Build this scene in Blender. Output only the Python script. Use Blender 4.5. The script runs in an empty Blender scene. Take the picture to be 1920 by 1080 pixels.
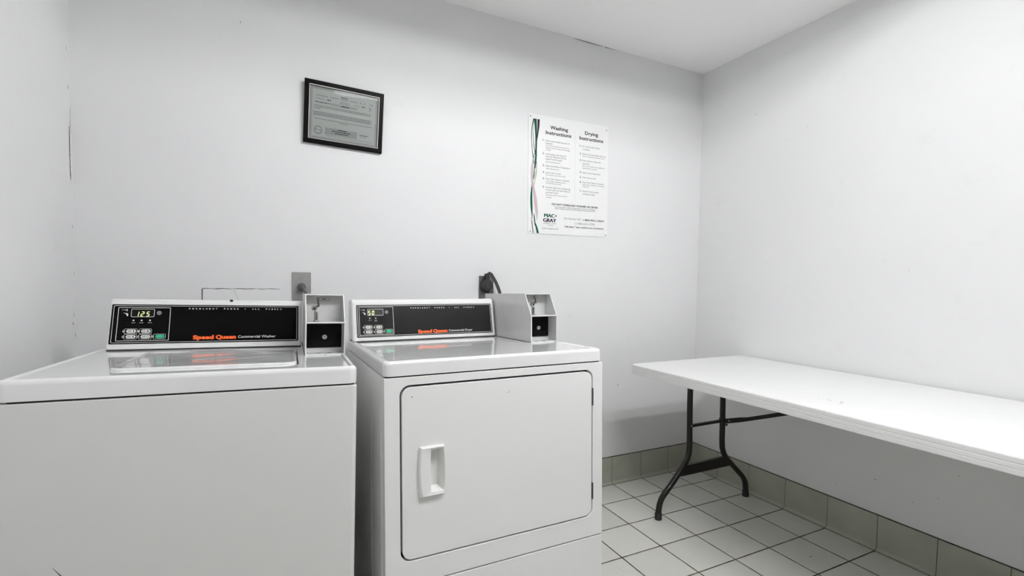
import bpy, bmesh, math, random
from mathutils import Matrix, Vector, Euler

random.seed(7)
SC = bpy.context.scene
COL = SC.collection
R = math.radians
T = 0.20955          # pitch of the floor tiles
ROOM_L, ROOM_F, CEIL = -2.936, -3.35, 2.400

# ------------------------------------------------------------ camera
def make_camera():
    yaw, pitch, roll = R(26.2798), R(-2.6130), R(0.7755)
    fw = Vector((math.sin(yaw)*math.cos(pitch), math.cos(yaw)*math.cos(pitch), math.sin(pitch)))
    rt = Vector((math.cos(yaw), -math.sin(yaw), 0)); up = rt.cross(fw)
    r2 = rt*math.cos(roll)+up*math.sin(roll); u2 = -rt*math.sin(roll)+up*math.cos(roll)
    cd = bpy.data.cameras.new('camera'); cd.sensor_width = 36
    cd.lens = 899.64/1920*36; cd.shift_x = -5.8/1920; cd.shift_y = 31.17/1920
    cd.clip_start = 0.02
    co = bpy.data.objects.new('camera', cd); COL.objects.link(co)
    m = Matrix((r2, u2, -fw)).transposed().to_4x4(); m.translation = (-2.3084, -2.1537, 1.1296)
    co.matrix_world = m; SC.camera = co
make_camera()

# ------------------------------------------------------------ world, exposure
W = bpy.data.worlds.new('world'); SC.world = W; W.use_nodes = True
W.node_tree.nodes['Background'].inputs[0].default_value = (0.9, 0.95, 1, 1)
W.node_tree.nodes['Background'].inputs[1].default_value = 0.3
SC.view_settings.view_transform = 'Standard'; SC.view_settings.look = 'None'
SC.view_settings.gamma = 1; SC.view_settings.exposure = 0.0
SC.view_settings.use_curve_mapping = False
SC.cycles.max_bounces = 14; SC.cycles.diffuse_bounces = 8; SC.cycles.glossy_bounces = 6

LAMP_X, LAMP_Y, LAMP_SX, LAMP_SY, LAMP_POWER = -1.30, -1.93, 1.20, 0.66, 120.0   # recessed troffer, tube emission

# ------------------------------------------------------------ materials
def sock(n, *names):
    for k in names:
        if k in n.inputs: return n.inputs[k]
class NT:
    def __init__(s, name):
        s.m = bpy.data.materials.new(name); s.m.use_nodes = True; s.t = s.m.node_tree
        s.b = s.t.nodes['Principled BSDF']
    def n(s, typ, **kw):
        nd = s.t.nodes.new(typ)
        for k, v in kw.items(): setattr(nd, k, v)
        return nd
    def l(s, a, b): s.t.links.new(a, b)
    def math(s, op, a, b=None, c=None):
        nd = s.n('ShaderNodeMath', operation=op)
        for i, v in enumerate((a, b, c)):
            if v is None: continue
            if isinstance(v, (int, float)): nd.inputs[i].default_value = v
            else: s.l(v, nd.inputs[i])
        return nd.outputs[0]
    def obj(s): return s.n('ShaderNodeTexCoord').outputs['Object']
    def noise(s, scale, detail=3, vec=None, rough=0.5):
        nd = s.n('ShaderNodeTexNoise'); nd.inputs['Scale'].default_value = scale
        nd.inputs['Detail'].default_value = detail; nd.inputs['Roughness'].default_value = rough
        s.l(vec if vec is not None else s.obj(), nd.inputs['Vector']); return nd.outputs['Fac']
    def ramp(s, fac, p0, c0, p1, c1):
        nd = s.n('ShaderNodeValToRGB'); e = nd.color_ramp.elements
        e[0].position = p0; e[0].color = (*c0, 1); e[1].position = p1; e[1].color = (*c1, 1)
        s.l(fac, nd.inputs[0]); return nd.outputs[0]
    def mix(s, fac, a, b):
        nd = s.n('ShaderNodeMix', data_type='RGBA')
        for i, v in ((0, fac), (6, a), (7, b)):
            if isinstance(v, (int, float)): nd.inputs[i].default_value = v
            elif isinstance(v, tuple): nd.inputs[i].default_value = (*v, 1)
            else: s.l(v, nd.inputs[i])
        return nd.outputs[2]
    def bump(s, h, dist, strength=1.0):
        nd = s.n('ShaderNodeBump'); nd.inputs['Distance'].default_value = dist
        nd.inputs['Strength'].default_value = strength
        s.l(h, nd.inputs['Height']); s.l(nd.outputs[0], s.b.inputs['Normal'])
    def base(s, v):
        if isinstance(v, tuple): s.b.inputs['Base Color'].default_value = (*v, 1)
        else: s.l(v, s.b.inputs['Base Color'])
def simple(name, col, rough=0.5, metal=0.0, spec=0.5, var=0.03, scale=30, bump=0.0, bscale=200, coat=0.0, emit=None):
    t = NT(name)
    n = t.noise(scale, 3)
    lo = tuple(max(0, c*(1-var)) for c in col); hi = tuple(min(1, c*(1+var)) for c in col)
    t.base(t.ramp(n, 0.3, lo, 0.7, hi))
    t.b.inputs['Roughness'].default_value = rough; t.b.inputs['Metallic'].default_value = metal
    t.b.inputs['Specular IOR Level'].default_value = spec
    if coat: t.b.inputs['Coat Weight'].default_value = coat; t.b.inputs['Coat Roughness'].default_value = 0.06
    if bump: t.bump(t.noise(bscale, 3), bump)
    if emit:
        t.b.inputs['Emission Color'].default_value = (*col, 1); t.b.inputs['Emission Strength'].default_value = emit
    return t.m

def wall_mat(name, col, seed=0.0, rough=0.55):
    t = NT(name)
    o = t.obj()
    mp = t.n('ShaderNodeMapping'); mp.inputs['Location'].default_value = (seed, seed*2, seed*3); t.l(o, mp.inputs[0])
    v = mp.outputs[0]
    big = t.ramp(t.noise(1.1, 3, v), 0.3, tuple(c*0.975 for c in col), 0.7, tuple(min(1, c*1.015) for c in col))
    speck = t.math('GREATER_THAN', t.noise(75, 1, v, 0.3), 0.86)
    smud = t.ramp(t.noise(9, 5, v, 0.65), 0.60, (0, 0, 0), 0.82, (1, 1, 1))
    c1 = t.mix(t.math('MULTIPLY', smud, 0.12), big, tuple(c*0.55 for c in col))
    c2 = t.mix(t.math('MULTIPLY', speck, 0.55), c1, (0.30, 0.27, 0.24))
    t.base(c2)
    t.b.inputs['Roughness'].default_value = rough; t.b.inputs['Specular IOR Level'].default_value = 0.35
    h = t.math('ADD', t.math('MULTIPLY', t.noise(5, 3, v), 1.0), t.math('MULTIPLY', t.noise(160, 2, v), 0.06))
    t.bump(h, 0.006, 0.5)
    return t.m

def tile_floor_mat():
    t = NT('floor_tile')
    o = t.obj(); sp = t.n('ShaderNodeSeparateXYZ'); t.l(o, sp.inputs[0])
    wob = t.math('MULTIPLY', t.math('SUBTRACT', t.noise(28, 2, o), 0.5), 0.009)
    gx = t.math('ADD', t.math('DIVIDE', sp.outputs[0], T), 0.9736)
    gy = t.math('ADD', t.math('DIVIDE', sp.outputs[1], T), -0.0395)
    dx = t.math('ADD', t.math('PINGPONG', gx, 0.5), wob); dy = t.math('ADD', t.math('PINGPONG', gy, 0.5), wob)
    d = t.math('MINIMUM', dx, dy)
    mr = t.n('ShaderNodeMapRange'); t.l(d, mr.inputs[0])
    mr.inputs[1].default_value = 0.0115; mr.inputs[2].default_value = 0.0165; mr.inputs[3].default_value = 0; mr.inputs[4].default_value = 1
    cmb = t.n('ShaderNodeCombineXYZ'); t.l(t.math('FLOOR', gx), cmb.inputs[0]); t.l(t.math('FLOOR', gy), cmb.inputs[1])
    wn = t.n('ShaderNodeTexWhiteNoise'); t.l(cmb.outputs[0], wn.inputs[0])
    tone = t.math('ADD', t.math('MULTIPLY', wn.outputs[0], 0.5), t.math('MULTIPLY', t.noise(14, 5, o, 0.6), 0.5))
    tc = t.ramp(tone, 0.2, (0.600, 0.602, 0.555), 0.8, (0.690, 0.690, 0.645))
    fine = t.ramp(t.noise(260, 2, o), 0.35, (0.93, 0.93, 0.93), 0.65, (1, 1, 1))
    mul = t.n('ShaderNodeMix', data_type='RGBA', blend_type='MULTIPLY'); mul.inputs[0].default_value = 1
    t.l(tc, mul.inputs[6]); t.l(fine, mul.inputs[7])
    gc = t.ramp(t.noise(11, 3, o), 0.35, (0.028, 0.019, 0.013), 0.7, (0.125, 0.085, 0.058))
    t.base(t.mix(mr.outputs[0], gc, mul.outputs[2]))
    rr = t.math('SUBTRACT', 0.85, t.math('MULTIPLY', mr.outputs[0], 0.50)); t.l(rr, t.b.inputs['Roughness'])
    mb = t.n('ShaderNodeMapRange'); t.l(d, mb.inputs[0]); mb.inputs[1].default_value = 0.008; mb.inputs[2].default_value = 0.024
    t.bump(t.math('ADD', mb.outputs[0], t.math('MULTIPLY', t.noise(180, 2, o), 0.04)), 0.0012, 0.8)
    return t.m

M = {}
M['wall'] = wall_mat('wall_paint', (0.76, 0.76, 0.764))
M['wall2'] = wall_mat('side_wall_paint', (0.785, 0.785, 0.788), 3.1, 0.5)
M['ceil'] = wall_mat('ceiling_paint', (0.92, 0.92, 0.915), 7.7, 0.7)
M['wall3'] = wall_mat('dark_wall_paint', (0.12, 0.12, 0.12), 9.3, 0.7)
M['floor'] = tile_floor_mat()
M['basetile'] = simple('cove_base_tile', (0.39, 0.395, 0.33), 0.38, var=0.08, scale=7)
M['grout'] = simple('dark_grout', (0.060, 0.047, 0.036), 0.9, var=0.6, scale=26)
M['grout2'] = simple('stained_grout', (0.085, 0.078, 0.060), 0.9, var=0.5, scale=16)
M['enamel'] = simple('white_enamel', (0.790, 0.788, 0.785), 0.30, var=0.008, scale=3, bump=0.0002, bscale=25)
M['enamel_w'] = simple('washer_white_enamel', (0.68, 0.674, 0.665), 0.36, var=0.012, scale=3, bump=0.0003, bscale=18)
M['gloss'] = simple('glossy_porcelain', (0.80, 0.80, 0.80), 0.055, spec=0.75, var=0.008, scale=4, coat=0.5)
M['plastic'] = simple('console_white_plastic', (0.79, 0.79, 0.785), 0.28, var=0.01)
M['handle'] = simple('handle_plastic', (0.80, 0.80, 0.785), 0.32, var=0.01)
M['fascia'] = simple('black_fascia', (0.003, 0.003, 0.003), 0.16, spec=0.08, var=0.1)
M['fascia_d'] = simple('charcoal_fascia', (0.009, 0.0085, 0.008), 0.28, spec=0.3, var=0.12)
M['print'] = simple('white_print', (0.80, 0.80, 0.79), 0.5, var=0.02)
M['orange'] = simple('orange_print', (0.93, 0.125, 0.016), 0.45, var=0.03)
M['green'] = simple('green_button', (0.010, 0.400, 0.185), 0.35, var=0.05)
M['btn'] = simple('button_white', (0.76, 0.76, 0.75), 0.35, var=0.03)
M['ink'] = simple('black_ink', (0.007, 0.006, 0.007), 0.6, spec=0.1, var=0.1)
M['ink_g'] = simple('grey_ink', (0.085, 0.085, 0.085), 0.6, spec=0.2, var=0.1)
M['digits'] = simple('led_digits', (0.95, 1.0, 0.42), 0.4, emit=1.3)
M['led'] = simple('lamp_dot', (0.75, 0.75, 0.72), 0.3)
M['ledon'] = simple('lamp_dot_lit', (1.0, 0.95, 0.35), 0.4, emit=1.0)
M['window'] = simple('display_glass', (0.006, 0.007, 0.006), 0.12, spec=.15)
M['window_d'] = simple('display_glass_grey', (0.060, 0.060, 0.058), 0.15)
M['gap'] = simple('black_trim_gap_shade', (0.006, 0.006, 0.006), 0.8)  # black of small parts, also painted in for the shade in gaps
M['boxpaint'] = simple('coin_box_paint', (0.61, 0.615, 0.605), 0.2, var=0.02)
M['boxedge'] = simple('coin_box_edge', (0.80, 0.80, 0.80), 0.30, var=0.02)
M['vault'] = simple('vault_door_black', (0.005, 0.0045, 0.0045), 0.22, spec=0.15, var=0.2)
M['chrome'] = simple('chrome', (0.42, 0.41, 0.40), 0.12, metal=1.0)
M['nickel'] = simple('nickel_lock', (0.80, 0.78, 0.77), 0.25, metal=0.6)
M['plate'] = simple('grey_cover_plate', (0.36, 0.36, 0.35), 0.35, metal=0.25, var=0.06, scale=40)
M['plate_d'] = simple('dark_cover_plate', (0.12, 0.12, 0.12), 0.4, metal=0.2, var=0.06)
M['rubber'] = simple('black_rubber', (0.022, 0.023, 0.023), 0.5, spec=.3, var=0.15)
M['rubber_g'] = simple('grey_rubber', (0.085, 0.087, 0.085), 0.5, var=0.1)
M['leg'] = simple('dark_brown_steel', (0.013, 0.0105, 0.0095), 0.36, spec=0.3, var=0.15, scale=80)
M['tabletop'] = simple('white_table_plastic', (0.78, 0.78, 0.775), 0.42, var=0.012, scale=5, bump=0.0006, bscale=320)
M['frame'] = simple('black_frame_wood', (0.003, 0.0028, 0.0026), 0.35, spec=0.05, var=0.2)
M['cert_box'] = simple('certificate_shading', (0.36, 0.37, 0.37), 0.6)
M['chrome_d'] = simple('dark_chrome', (0.16, 0.15, 0.15), 0.14, metal=1.0)
M['fillet'] = simple('frame_inner_edge', (0.70, 0.67, 0.64), 0.4)
M['cert'] = None
M['sign'] = simple('sign_panel', (0.81, 0.815, 0.805), 0.35, var=0.01)
M['s_green'] = simple('ribbon_green', (0.004, 0.085, 0.045), 0.45, spec=0.2)
M['s_purple'] = simple('ribbon_purple', (0.032, 0.006, 0.036), 0.45, spec=0.2)
M['s_mauve'] = simple('ribbon_mauve', (0.56, 0.44, 0.47), 0.4)
M['s_grey'] = simple('ribbon_grey', (0.33, 0.30, 0.31), 0.4)
M['s_pale'] = simple('ribbon_pale_green', (0.50, 0.62, 0.46), 0.4)
M['s_maroon'] = simple('ribbon_maroon', (0.12, 0.035, 0.055), 0.4)
M['logo_g'] = simple('logo_green', (0.004, 0.085, 0.035), 0.45, spec=0.2)
M['crack'] = simple('crack_dark', (0.075, 0.068, 0.060), 0.9, var=0.5, scale=60)
M['crack_b'] = simple('crack_brown', (0.23, 0.13, 0.07), 0.9, var=0.6, scale=50)
M['lamp_case'] = simple('lamp_housing', (0.9, 0.9, 0.9), 0.4)

def cert_mat():
    t = NT('certificate_paper'); o = t.obj()
    w = t.n('ShaderNodeTexWave'); w.inputs['Scale'].default_value = 160; w.inputs['Distortion'].default_value = 6
    w.inputs['Detail'].default_value = 2; t.l(o, w.inputs['Vector'])
    t.base(t.mix(w.outputs['Fac'], (0.46, 0.47, 0.47), (0.56, 0.57, 0.57)))
    t.b.inputs['Roughness'].default_value = 0.6; return t.m
M['cert'] = cert_mat()
def glass_mat():
    t = NT('picture_glass'); t.t.nodes.remove(t.b)
    tr = t.n('ShaderNodeBsdfTransparent'); tr.inputs[0].default_value = (.96, .97, .96, 1)
    gl = t.n('ShaderNodeBsdfGlossy'); gl.inputs['Roughness'].default_value = .02
    fr = t.n('ShaderNodeFresnel'); fr.inputs[0].default_value = 1.5
    bp = t.n('ShaderNodeBump'); bp.inputs['Distance'].default_value = .0008; bp.inputs['Strength'].default_value = .35
    t.l(t.noise(7, 2), bp.inputs['Height']); t.l(bp.outputs[0], gl.inputs['Normal'])
    mx = t.n('ShaderNodeMixShader'); t.l(fr.outputs[0], mx.inputs[0]); t.l(tr.outputs[0], mx.inputs[1]); t.l(gl.outputs[0], mx.inputs[2])
    t.l(mx.outputs[0], t.t.nodes['Material Output'].inputs[0]); return t.m
M['glass'] = glass_mat()
def emit_mat(name, col, s):
    t = NT(name); t.b.inputs['Base Color'].default_value = (0.9, 0.9, 0.9, 1)
    t.b.inputs['Emission Color'].default_value = (*col, 1); t.b.inputs['Emission Strength'].default_value = s; return t.m
M['diffuser'] = emit_mat('lamp_diffuser', (0.985, 0.990, 1.0), LAMP_POWER)

# ------------------------------------------------------------ mesh builder
class MB:
    def __init__(s, mx=None): s.v = []; s.f = []; s.mi = []; s.mx = mx or Matrix(); s.mats = []
    def m(s, name):
        if name not in s.mats: s.mats.append(name)
        return s.mats.index(name)
    def add(s, vs, fs, mat):
        b = len(s.v); k = s.m(mat)
        s.v += [tuple(s.mx @ Vector(p)) for p in vs]
        for f in fs: s.f.append(tuple(b+i for i in f)); s.mi.append(k)
        return s
    def box(s, a, b, mat):
        (x0, y0, z0), (x1, y1, z1) = a, b
        vs = [(x0,y0,z0),(x1,y0,z0),(x1,y1,z0),(x0,y1,z0),(x0,y0,z1),(x1,y0,z1),(x1,y1,z1),(x0,y1,z1)]
        return s.add(vs, [(0,3,2,1),(4,5,6,7),(0,1,5,4),(1,2,6,5),(2,3,7,6),(3,0,4,7)], mat)
    def prism(s, pts, h0, h1, mat, ax='z', chamfer=0.0):
        """extrude a 2D outline; ax says which way the heights run"""
        fn = {'z': lambda a, b, h: (a, b, h), 'y': lambda a, b, h: (a, h, b), 'x': lambda a, b, h: (h, a, b)}[ax]
        n = len(pts); rings = [(pts, h0)]
        if chamfer:
            cx = sum(p[0] for p in pts)/n; cy = sum(p[1] for p in pts)/n
            hw = max(p[0] for p in pts)-cx; hh = max(p[1] for p in pts)-cy
            sgn = 1 if h1 > h0 else -1
            rings.append((pts, h1-sgn*chamfer))
            for k in (0.35, 1.0):
                sx = 1-chamfer*k/hw; sy = 1-chamfer*k/hh
                rings.append(([(cx+(p[0]-cx)*sx, cy+(p[1]-cy)*sy) for p in pts], h1-sgn*chamfer*(0.25 if k < 1 else 0)))
        else: rings.append((pts, h1))
        vs = [fn(p[0], p[1], h) for ps, h in rings for p in ps]
        fs = []
        for r in range(len(rings)-1):
            for i in range(n):
                j = (i+1) % n; fs.append((r*n+i, r*n+j, (r+1)*n+j, (r+1)*n+i))
        fs.append(tuple(range(n))[::-1]); fs.append(tuple((len(rings)-1)*n+i for i in range(n)))
        return s.add(vs, fs, mat)
    def flat(s, pts, h, mat, ax='z'):
        fn = {'z': lambda a, b: (a, b, h), 'y': lambda a, b: (a, h, b), 'x': lambda a, b: (h, a, b)}[ax]
        return s.add([fn(*p) for p in pts], [tuple(range(len(pts)))], mat)
    def loft(s, rings, mat, cap0=True, cap1=True, closed=True):
        n = len(rings[0]); vs = [p for r in rings for p in r]; fs = []
        for r in range(len(rings)-1):
            for i in range(n if closed else n-1):
                j = (i+1) % n; fs.append((r*n+i, r*n+j, (r+1)*n+j, (r+1)*n+i))
        if cap0: fs.append(tuple(range(n))[::-1])
        if cap1: fs.append(tuple((len(rings)-1)*n+i for i in range(n)))
        return s.add(vs, fs, mat)
    def ring(s, outer, inner, h0, h1, mat, ax='z'):
        """plate with a hole: outer and inner outlines have the same point count"""
        fn = {'z': lambda a, b, h: (a, b, h), 'y': lambda a, b, h: (a, h, b), 'x': lambda a, b, h: (h, a, b)}[ax]
        n = len(outer); L = [(outer, h0), (outer, h1), (inner, h1), (inner, h0)]
        vs = [fn(p[0], p[1], h) for ps, h in L for p in ps]; fs = []
        for r in range(4):
            q = (r+1) % 4
            for i in range(n):
                j = (i+1) % n; fs.append((r*n+i, r*n+j, q*n+j, q*n+i))
        return s.add(vs, fs, mat)
    def tube(s, path, r, mat, n=14, cap=True, flat=1.0):
        P = [Vector(p) for p in path]; rings = []
        t = (P[1]-P[0]).normalized(); up = Vector((0, 1, 0)) if abs(t.y) < 0.9 else Vector((1, 0, 0))
        for i, p in enumerate(P):
            if i == 0: t = (P[1]-P[0])
            elif i == len(P)-1: t = (P[-1]-P[-2])
            else: t = (P[i+1]-P[i]).normalized()+(P[i]-P[i-1]).normalized()
            t.normalize(); a = (up-t*up.dot(t)).normalized(); b = t.cross(a); up = a
            rr = r[i] if isinstance(r, (list, tuple)) else r
            rings.append([tuple(p+a*rr*math.cos(2*math.pi*k/n)+b*rr*flat*math.sin(2*math.pi*k/n)) for k in range(n)])
        return s.loft(rings, mat, cap, cap)
    def lathe(s, prof, c, axis, mat, n=28):
        """prof: (radius, height) pairs along the axis from c"""
        ax = Vector(axis).normalized(); a = ax.orthogonal().normalized(); b = ax.cross(a); c = Vector(c); rings = []
        for r, h in prof:
            r = max(r, 1e-5); rings.append([tuple(c+ax*h+(a*math.cos(2*math.pi*k/n)+b*math.sin(2*math.pi*k/n))*r) for k in range(n)])
        return s.loft(rings, mat)
    def ribbon(s, pts, h, mat, ax='z'):
        """flat band: pts are (a, b, width) with the width measured along a"""
        L = [(p[0]-p[2]/2, p[1]) for p in pts]; Q = [(p[0]+p[2]/2, p[1]) for p in pts]
        fn = {'z': lambda a, b: (a, b, h), 'y': lambda a, b: (a, h, b)}[ax]
        n = len(pts); vs = [fn(*p) for p in L]+[fn(*p) for p in Q]
        return s.add(vs, [(i, n+i, n+i+1, i+1) for i in range(n-1)], mat)
    def text(s, body, x0, x1, yb, size, h, mat, ax='z', bold=0.0, shear=0.0):
        vs, fs, w = text2d(body, bold, shear); k = (x1-x0)/w if x1 is not None else size
        fn = {'z': lambda a, b: (a, b, h), 'y': lambda a, b: (a, h, b)}[ax]
        return s.add([fn(x0+a*k, yb+b*size) for a, b in vs], fs, mat)
    def build(s, name, parent=None, bevel=0, segs=3, angle=32, smooth=True, blim=40):
        me = bpy.data.meshes.new(name); me.from_pydata(s.v, [], s.f)
        for k in s.mats: me.materials.append(M[k])
        for p, k in zip(me.polygons, s.mi): p.material_index = k
        bm = bmesh.new(); bm.from_mesh(me)
        bmesh.ops.remove_doubles(bm, verts=bm.verts, dist=1e-6)
        bmesh.ops.recalc_face_normals(bm, faces=bm.faces)
        if smooth:
            for f in bm.faces: f.smooth = True
            for e in bm.edges:
                if len(e.link_faces) == 2: e.smooth = e.calc_face_angle(0) < R(angle)
                else: e.smooth = False
        bm.to_mesh(me); bm.free()
        o = bpy.data.objects.new(name, me); COL.objects.link(o)
        if parent: o.parent = parent
        if smooth and len(me.polygons) > 6 and not bevel:
            w = o.modifiers.new('weighted_normal', 'WEIGHTED_NORMAL'); w.keep_sharp = True; w.mode = 'FACE_AREA'; w.weight = 90
        if bevel:
            b = o.modifiers.new('bevel', 'BEVEL'); b.width = bevel; b.segments = segs; b.limit_method = 'ANGLE'
            b.angle_limit = R(blim); b.harden_normals = True
        return o

_tc = {}
def text2d(body, bold=0.0, shear=0.0):
    key = (body, bold, shear)
    if key in _tc: return _tc[key]
    cu = bpy.data.curves.new('glyphs', 'FONT'); cu.body = body; cu.size = 1.0; cu.offset = bold; cu.shear = shear
    cu.resolution_u = 3
    ob = bpy.data.objects.new('glyphs', cu); COL.objects.link(ob); bpy.context.view_layer.update()
    dg = bpy.context.evaluated_depsgraph_get(); me = bpy.data.meshes.new_from_object(ob.evaluated_get(dg))
    xs = [v.co.x for v in me.vertices] or [0, 1]; x0 = min(xs); w = max(xs)-x0
    out = ([(v.co.x-x0, v.co.y) for v in me.vertices], [tuple(p.vertices) for p in me.polygons], w)
    bpy.data.objects.remove(ob); bpy.data.curves.remove(cu); bpy.data.meshes.remove(me)
    _tc[key] = out; return out

def rr(x0, y0, x1, y1, r, n=7):
    """rounded rectangle outline"""
    if x0 > x1: x0, x1 = x1, x0
    if y0 > y1: y0, y1 = y1, y0
    r = min(r, (x1-x0)/2-1e-6, (y1-y0)/2-1e-6); o = []
    for cx, cy, a0 in ((x1-r, y1-r, 0), (x0+r, y1-r, 90), (x0+r, y0+r, 180), (x1-r, y0+r, 270)):
        for k in range(n+1):
            a = R(a0+90*k/n); o.append((cx+r*math.cos(a), cy+r*math.sin(a)))
    return o
def circ(cx, cy, r, n=24, sy=1.0): return [(cx+r*math.cos(2*math.pi*k/n), cy+r*sy*math.sin(2*math.pi*k/n)) for k in range(n)]

def tag(o, label=None, cat=None, group=None, kind=None):
    if label: o['label'] = label
    if cat: o['category'] = cat
    if group: o['group'] = group
    if kind: o['kind'] = kind
    return o
def empty(name, loc, rot=(0, 0, 0)):
    o = bpy.data.objects.new(name, None); COL.objects.link(o); o.location = loc; o.rotation_euler = rot
    o.empty_display_size = 0.05; return o

# ------------------------------------------------------------ room shell
def room():
    L, F, H = ROOM_L, ROOM_F, CEIL
    def slab(name, a, b, mat, label):
        o = MB().box(a, b, mat).build(name, smooth=False); tag(o, label, kind='structure'); return o
    slab('floor', (L-.12, F-.12, -.1), (.12, .12, 0), 'floor', 'square pale grey ceramic tile floor with dark grout')
    a, b = LAMP_SX/2, LAMP_SY/2
    q = MB(); q.ring([(.12, .12), (L-.12, .12), (L-.12, F-.12), (.12, F-.12)], [(LAMP_X+a, LAMP_Y+b), (LAMP_X-a, LAMP_Y+b), (LAMP_X-a, LAMP_Y-b), (LAMP_X+a, LAMP_Y-b)], H, H+.1, 'ceil')
    tag(q.build('ceiling', smooth=False), 'plain white ceiling', kind='structure')
    wb = slab('wall_back', (L-.12, 0, 0), (.12, .12, H), 'wall', 'white wall behind the washer and dryer')
    wr = slab('wall_right', (0, F-.12, 0), (.12, 0, H), 'wall2', 'white wall along the folding table')
    wl = slab('wall_left', (L-.12, F-.12, 0), (L, 0, H), 'wall2', 'white wall left of the washer')
    slab('wall_front', (L, F-.12, 0), (0, F, H), 'wall3', 'dark grey wall opposite the machines')
    # cracks and chips
    def crack(mb, pts, mat, ax, h):
        """pts: (a, b, width); a hairline opening traced on a wall"""
        fn = (lambda a, b: (a, h, b)) if ax == 'y' else (lambda a, b: (h, a, b))
        P = [Vector((p[0], p[1])) for p in pts]; vs = []; n = len(P)
        for i, p in enumerate(P):
            d = (P[min(i+1, n-1)]-P[max(i-1, 0)]).normalized(); q = Vector((-d.y, d.x))*pts[i][2]/2
            vs += [fn(*(p+q)), fn(*(p-q))]
        mb.add(vs, [(2*i, 2*i+1, 2*i+3, 2*i+2) for i in range(n-1)], mat)
    c = MB(); rnd = random.Random(3)
    pts = [(-.925+.0105*k, CEIL-.0030-.0018*rnd.random(), .0007+.0032*math.sin(math.pi*min(1, k/17.0))*rnd.uniform(.6, 1)) for k in range(18)]
    crack(c, pts, 'crack', 'y', -.0008)
    pts = [(-.728+.010*k, CEIL-.004-.0015*rnd.random(), .0024*(1-k/7.5)+.0005) for k in range(7)]
    crack(c, pts, 'crack', 'y', -.0008)
    for x, z, w, l in ((-.591, .562, .004, .010), (-.6565, .495, .003, .004), (-2.43, 2.108, .003, .006), (-1.98, 1.255, .002, .003)):
        crack(c, [(x-w/2, z+l/2, .001), (x, z, w), (x+w/2, z-l/2, .001)], 'crack', 'y', -.0008)
    c.build('hairline_crack', wb, smooth=False)
    c = MB()
    pts = [(-.016+.0015*rnd.random(), 1.635-.0088*k, rnd.uniform(.003, .0075)) for k in range(21)]
    crack(c, pts, 'crack_b', 'x', L+.0008)
    pts = [(-.003-.002*rnd.random(), 1.70-.011*k, rnd.uniform(.0006, .0022)) for k in range(9)]
    crack(c, pts, 'crack', 'x', L+.0008)
    for y, z, w, l in ((-.0202, 1.8906, .004, .012), (-.016, 1.765, .007, .020), (-.012, 1.96, .003, .006), (-.012, 1.30, .006, .014), (-.03, .97, .010, .010), (-.02, 1.00, .006, .02), (-.01, 1.14, .004, .02), (-.012, .93, .006, .02)):
        crack(c, [(y-w/3, z+l/2, .0008), (y, z, w*.6), (y+w/3, z-l/2, .0008)], 'crack', 'x', L+.0008)
    c.build('corner_crack', wl, smooth=False)
    c = MB()
    for y, z, w, l in ((-.371, 2.051, .008, .004), (-.653, 1.907, .005, .003), (-1.30, .42, .004, .003), (-1.02, .30, .009, .004), (-1.16, .26, .006, .003), (-1.24, .31, .004, .003), (-.86, .22, .005, .002)):
        crack(c, [(y-w/2, z+l/2, .0005), (y, z, l*.7), (y+w/2, z-l/2, .0005)], 'crack', 'x', -.0008)
    c.build('wall_scuff', wr, smooth=False)
    # wall patch behind the washer
    p = MB(); p.box((-2.5653, -.0022, .80), (-2.3025, .002, 1.0905), 'wall2')
    top = [(-2.5653+.2628*k/16, 1.0915+.0010*math.sin(k*1.9)+.0008*rnd.random(), rnd.uniform(.0008, .0030)) for k in range(17)]
    crack(p, top, 'crack', 'y', -.0030)
    crack(p, [(-2.5665, 1.0905, .0035), (-2.5668, 1.06, .0030), (-2.5666, 1.02, .0028)], 'crack', 'y', -.0030)
    crack(p, [(-2.463, 1.086, .0008), (-2.460, 1.075, .0008), (-2.452, 1.064, .0006), (-2.450, 1.05, .0006)], 'grout2', 'y', -.0030)
    o = p.build('wall_patch', wb, smooth=False); o['label'] = 'patched square of drywall with an open seam along its top'
    # cove base tiles
    def cove(name, kind, lo, hi, joints, label):
        prof = [(0.0, .152), (.0055, .152), (.0075, .1505), (.0080, .148), (.0080, .030)]
        for k in range(1, 7):
            a = R(90*k/6); prof.append((.020-.012*math.cos(a), .020-.018*math.sin(a)))
        prof += [(.020, .0005), (0.0, .0005)]
        def P(d, s, z): return {'back': (s, -d, z), 'right': (-d, s, z), 'left': (L+d, s, z), 'front': (s, F+d, z)}[kind]
        mb = MB(); cuts = [lo]+[j for j in sorted(joints) if lo+.01 < j < hi-.01]+[hi]; g = .0014
        for a, b in zip(cuts[:-1], cuts[1:]):
            mb.loft([[P(d, a+g, z) for d, z in prof], [P(d, b-g, z) for d, z in prof]], 'basetile')
        back = [(0, .1515)]+[(max(0, d-.0016), min(z, .151)) for d, z in prof[1:-1]]+[(0, 0)]
        mb.loft([[P(d, lo, z) for d, z in back], [P(d, hi, z) for d, z in back]], 'grout2')
        mb.loft([[P(d, lo, z) for d, z in ((0, .1518), (.0062, .1518), (.0045, .1545), (0, .1548))], [P(d, hi, z) for d, z in ((0, .1518), (.0062, .1518), (.0045, .1545), (0, .1548))]], 'grout')
        mb.loft([[P(d, lo, z) for d, z in ((.019, .0002), (.0225, .0002), (.0225, .0010), (.019, .0014))], [P(d, hi, z) for d, z in ((.019, .0002), (.0225, .0002), (.0225, .0010), (.019, .0014))]], 'grout')
        tag(mb.build(name, angle=40), label, kind='structure')
    jx = [-(.9736+k)*T for k in range(0, 14)]; jy = [-(k+1-.0395)*T for k in range(0, 16)]
    cove('baseboard_back', 'back', L, 0, jx, 'cove base tiles under the back wall')
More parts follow.
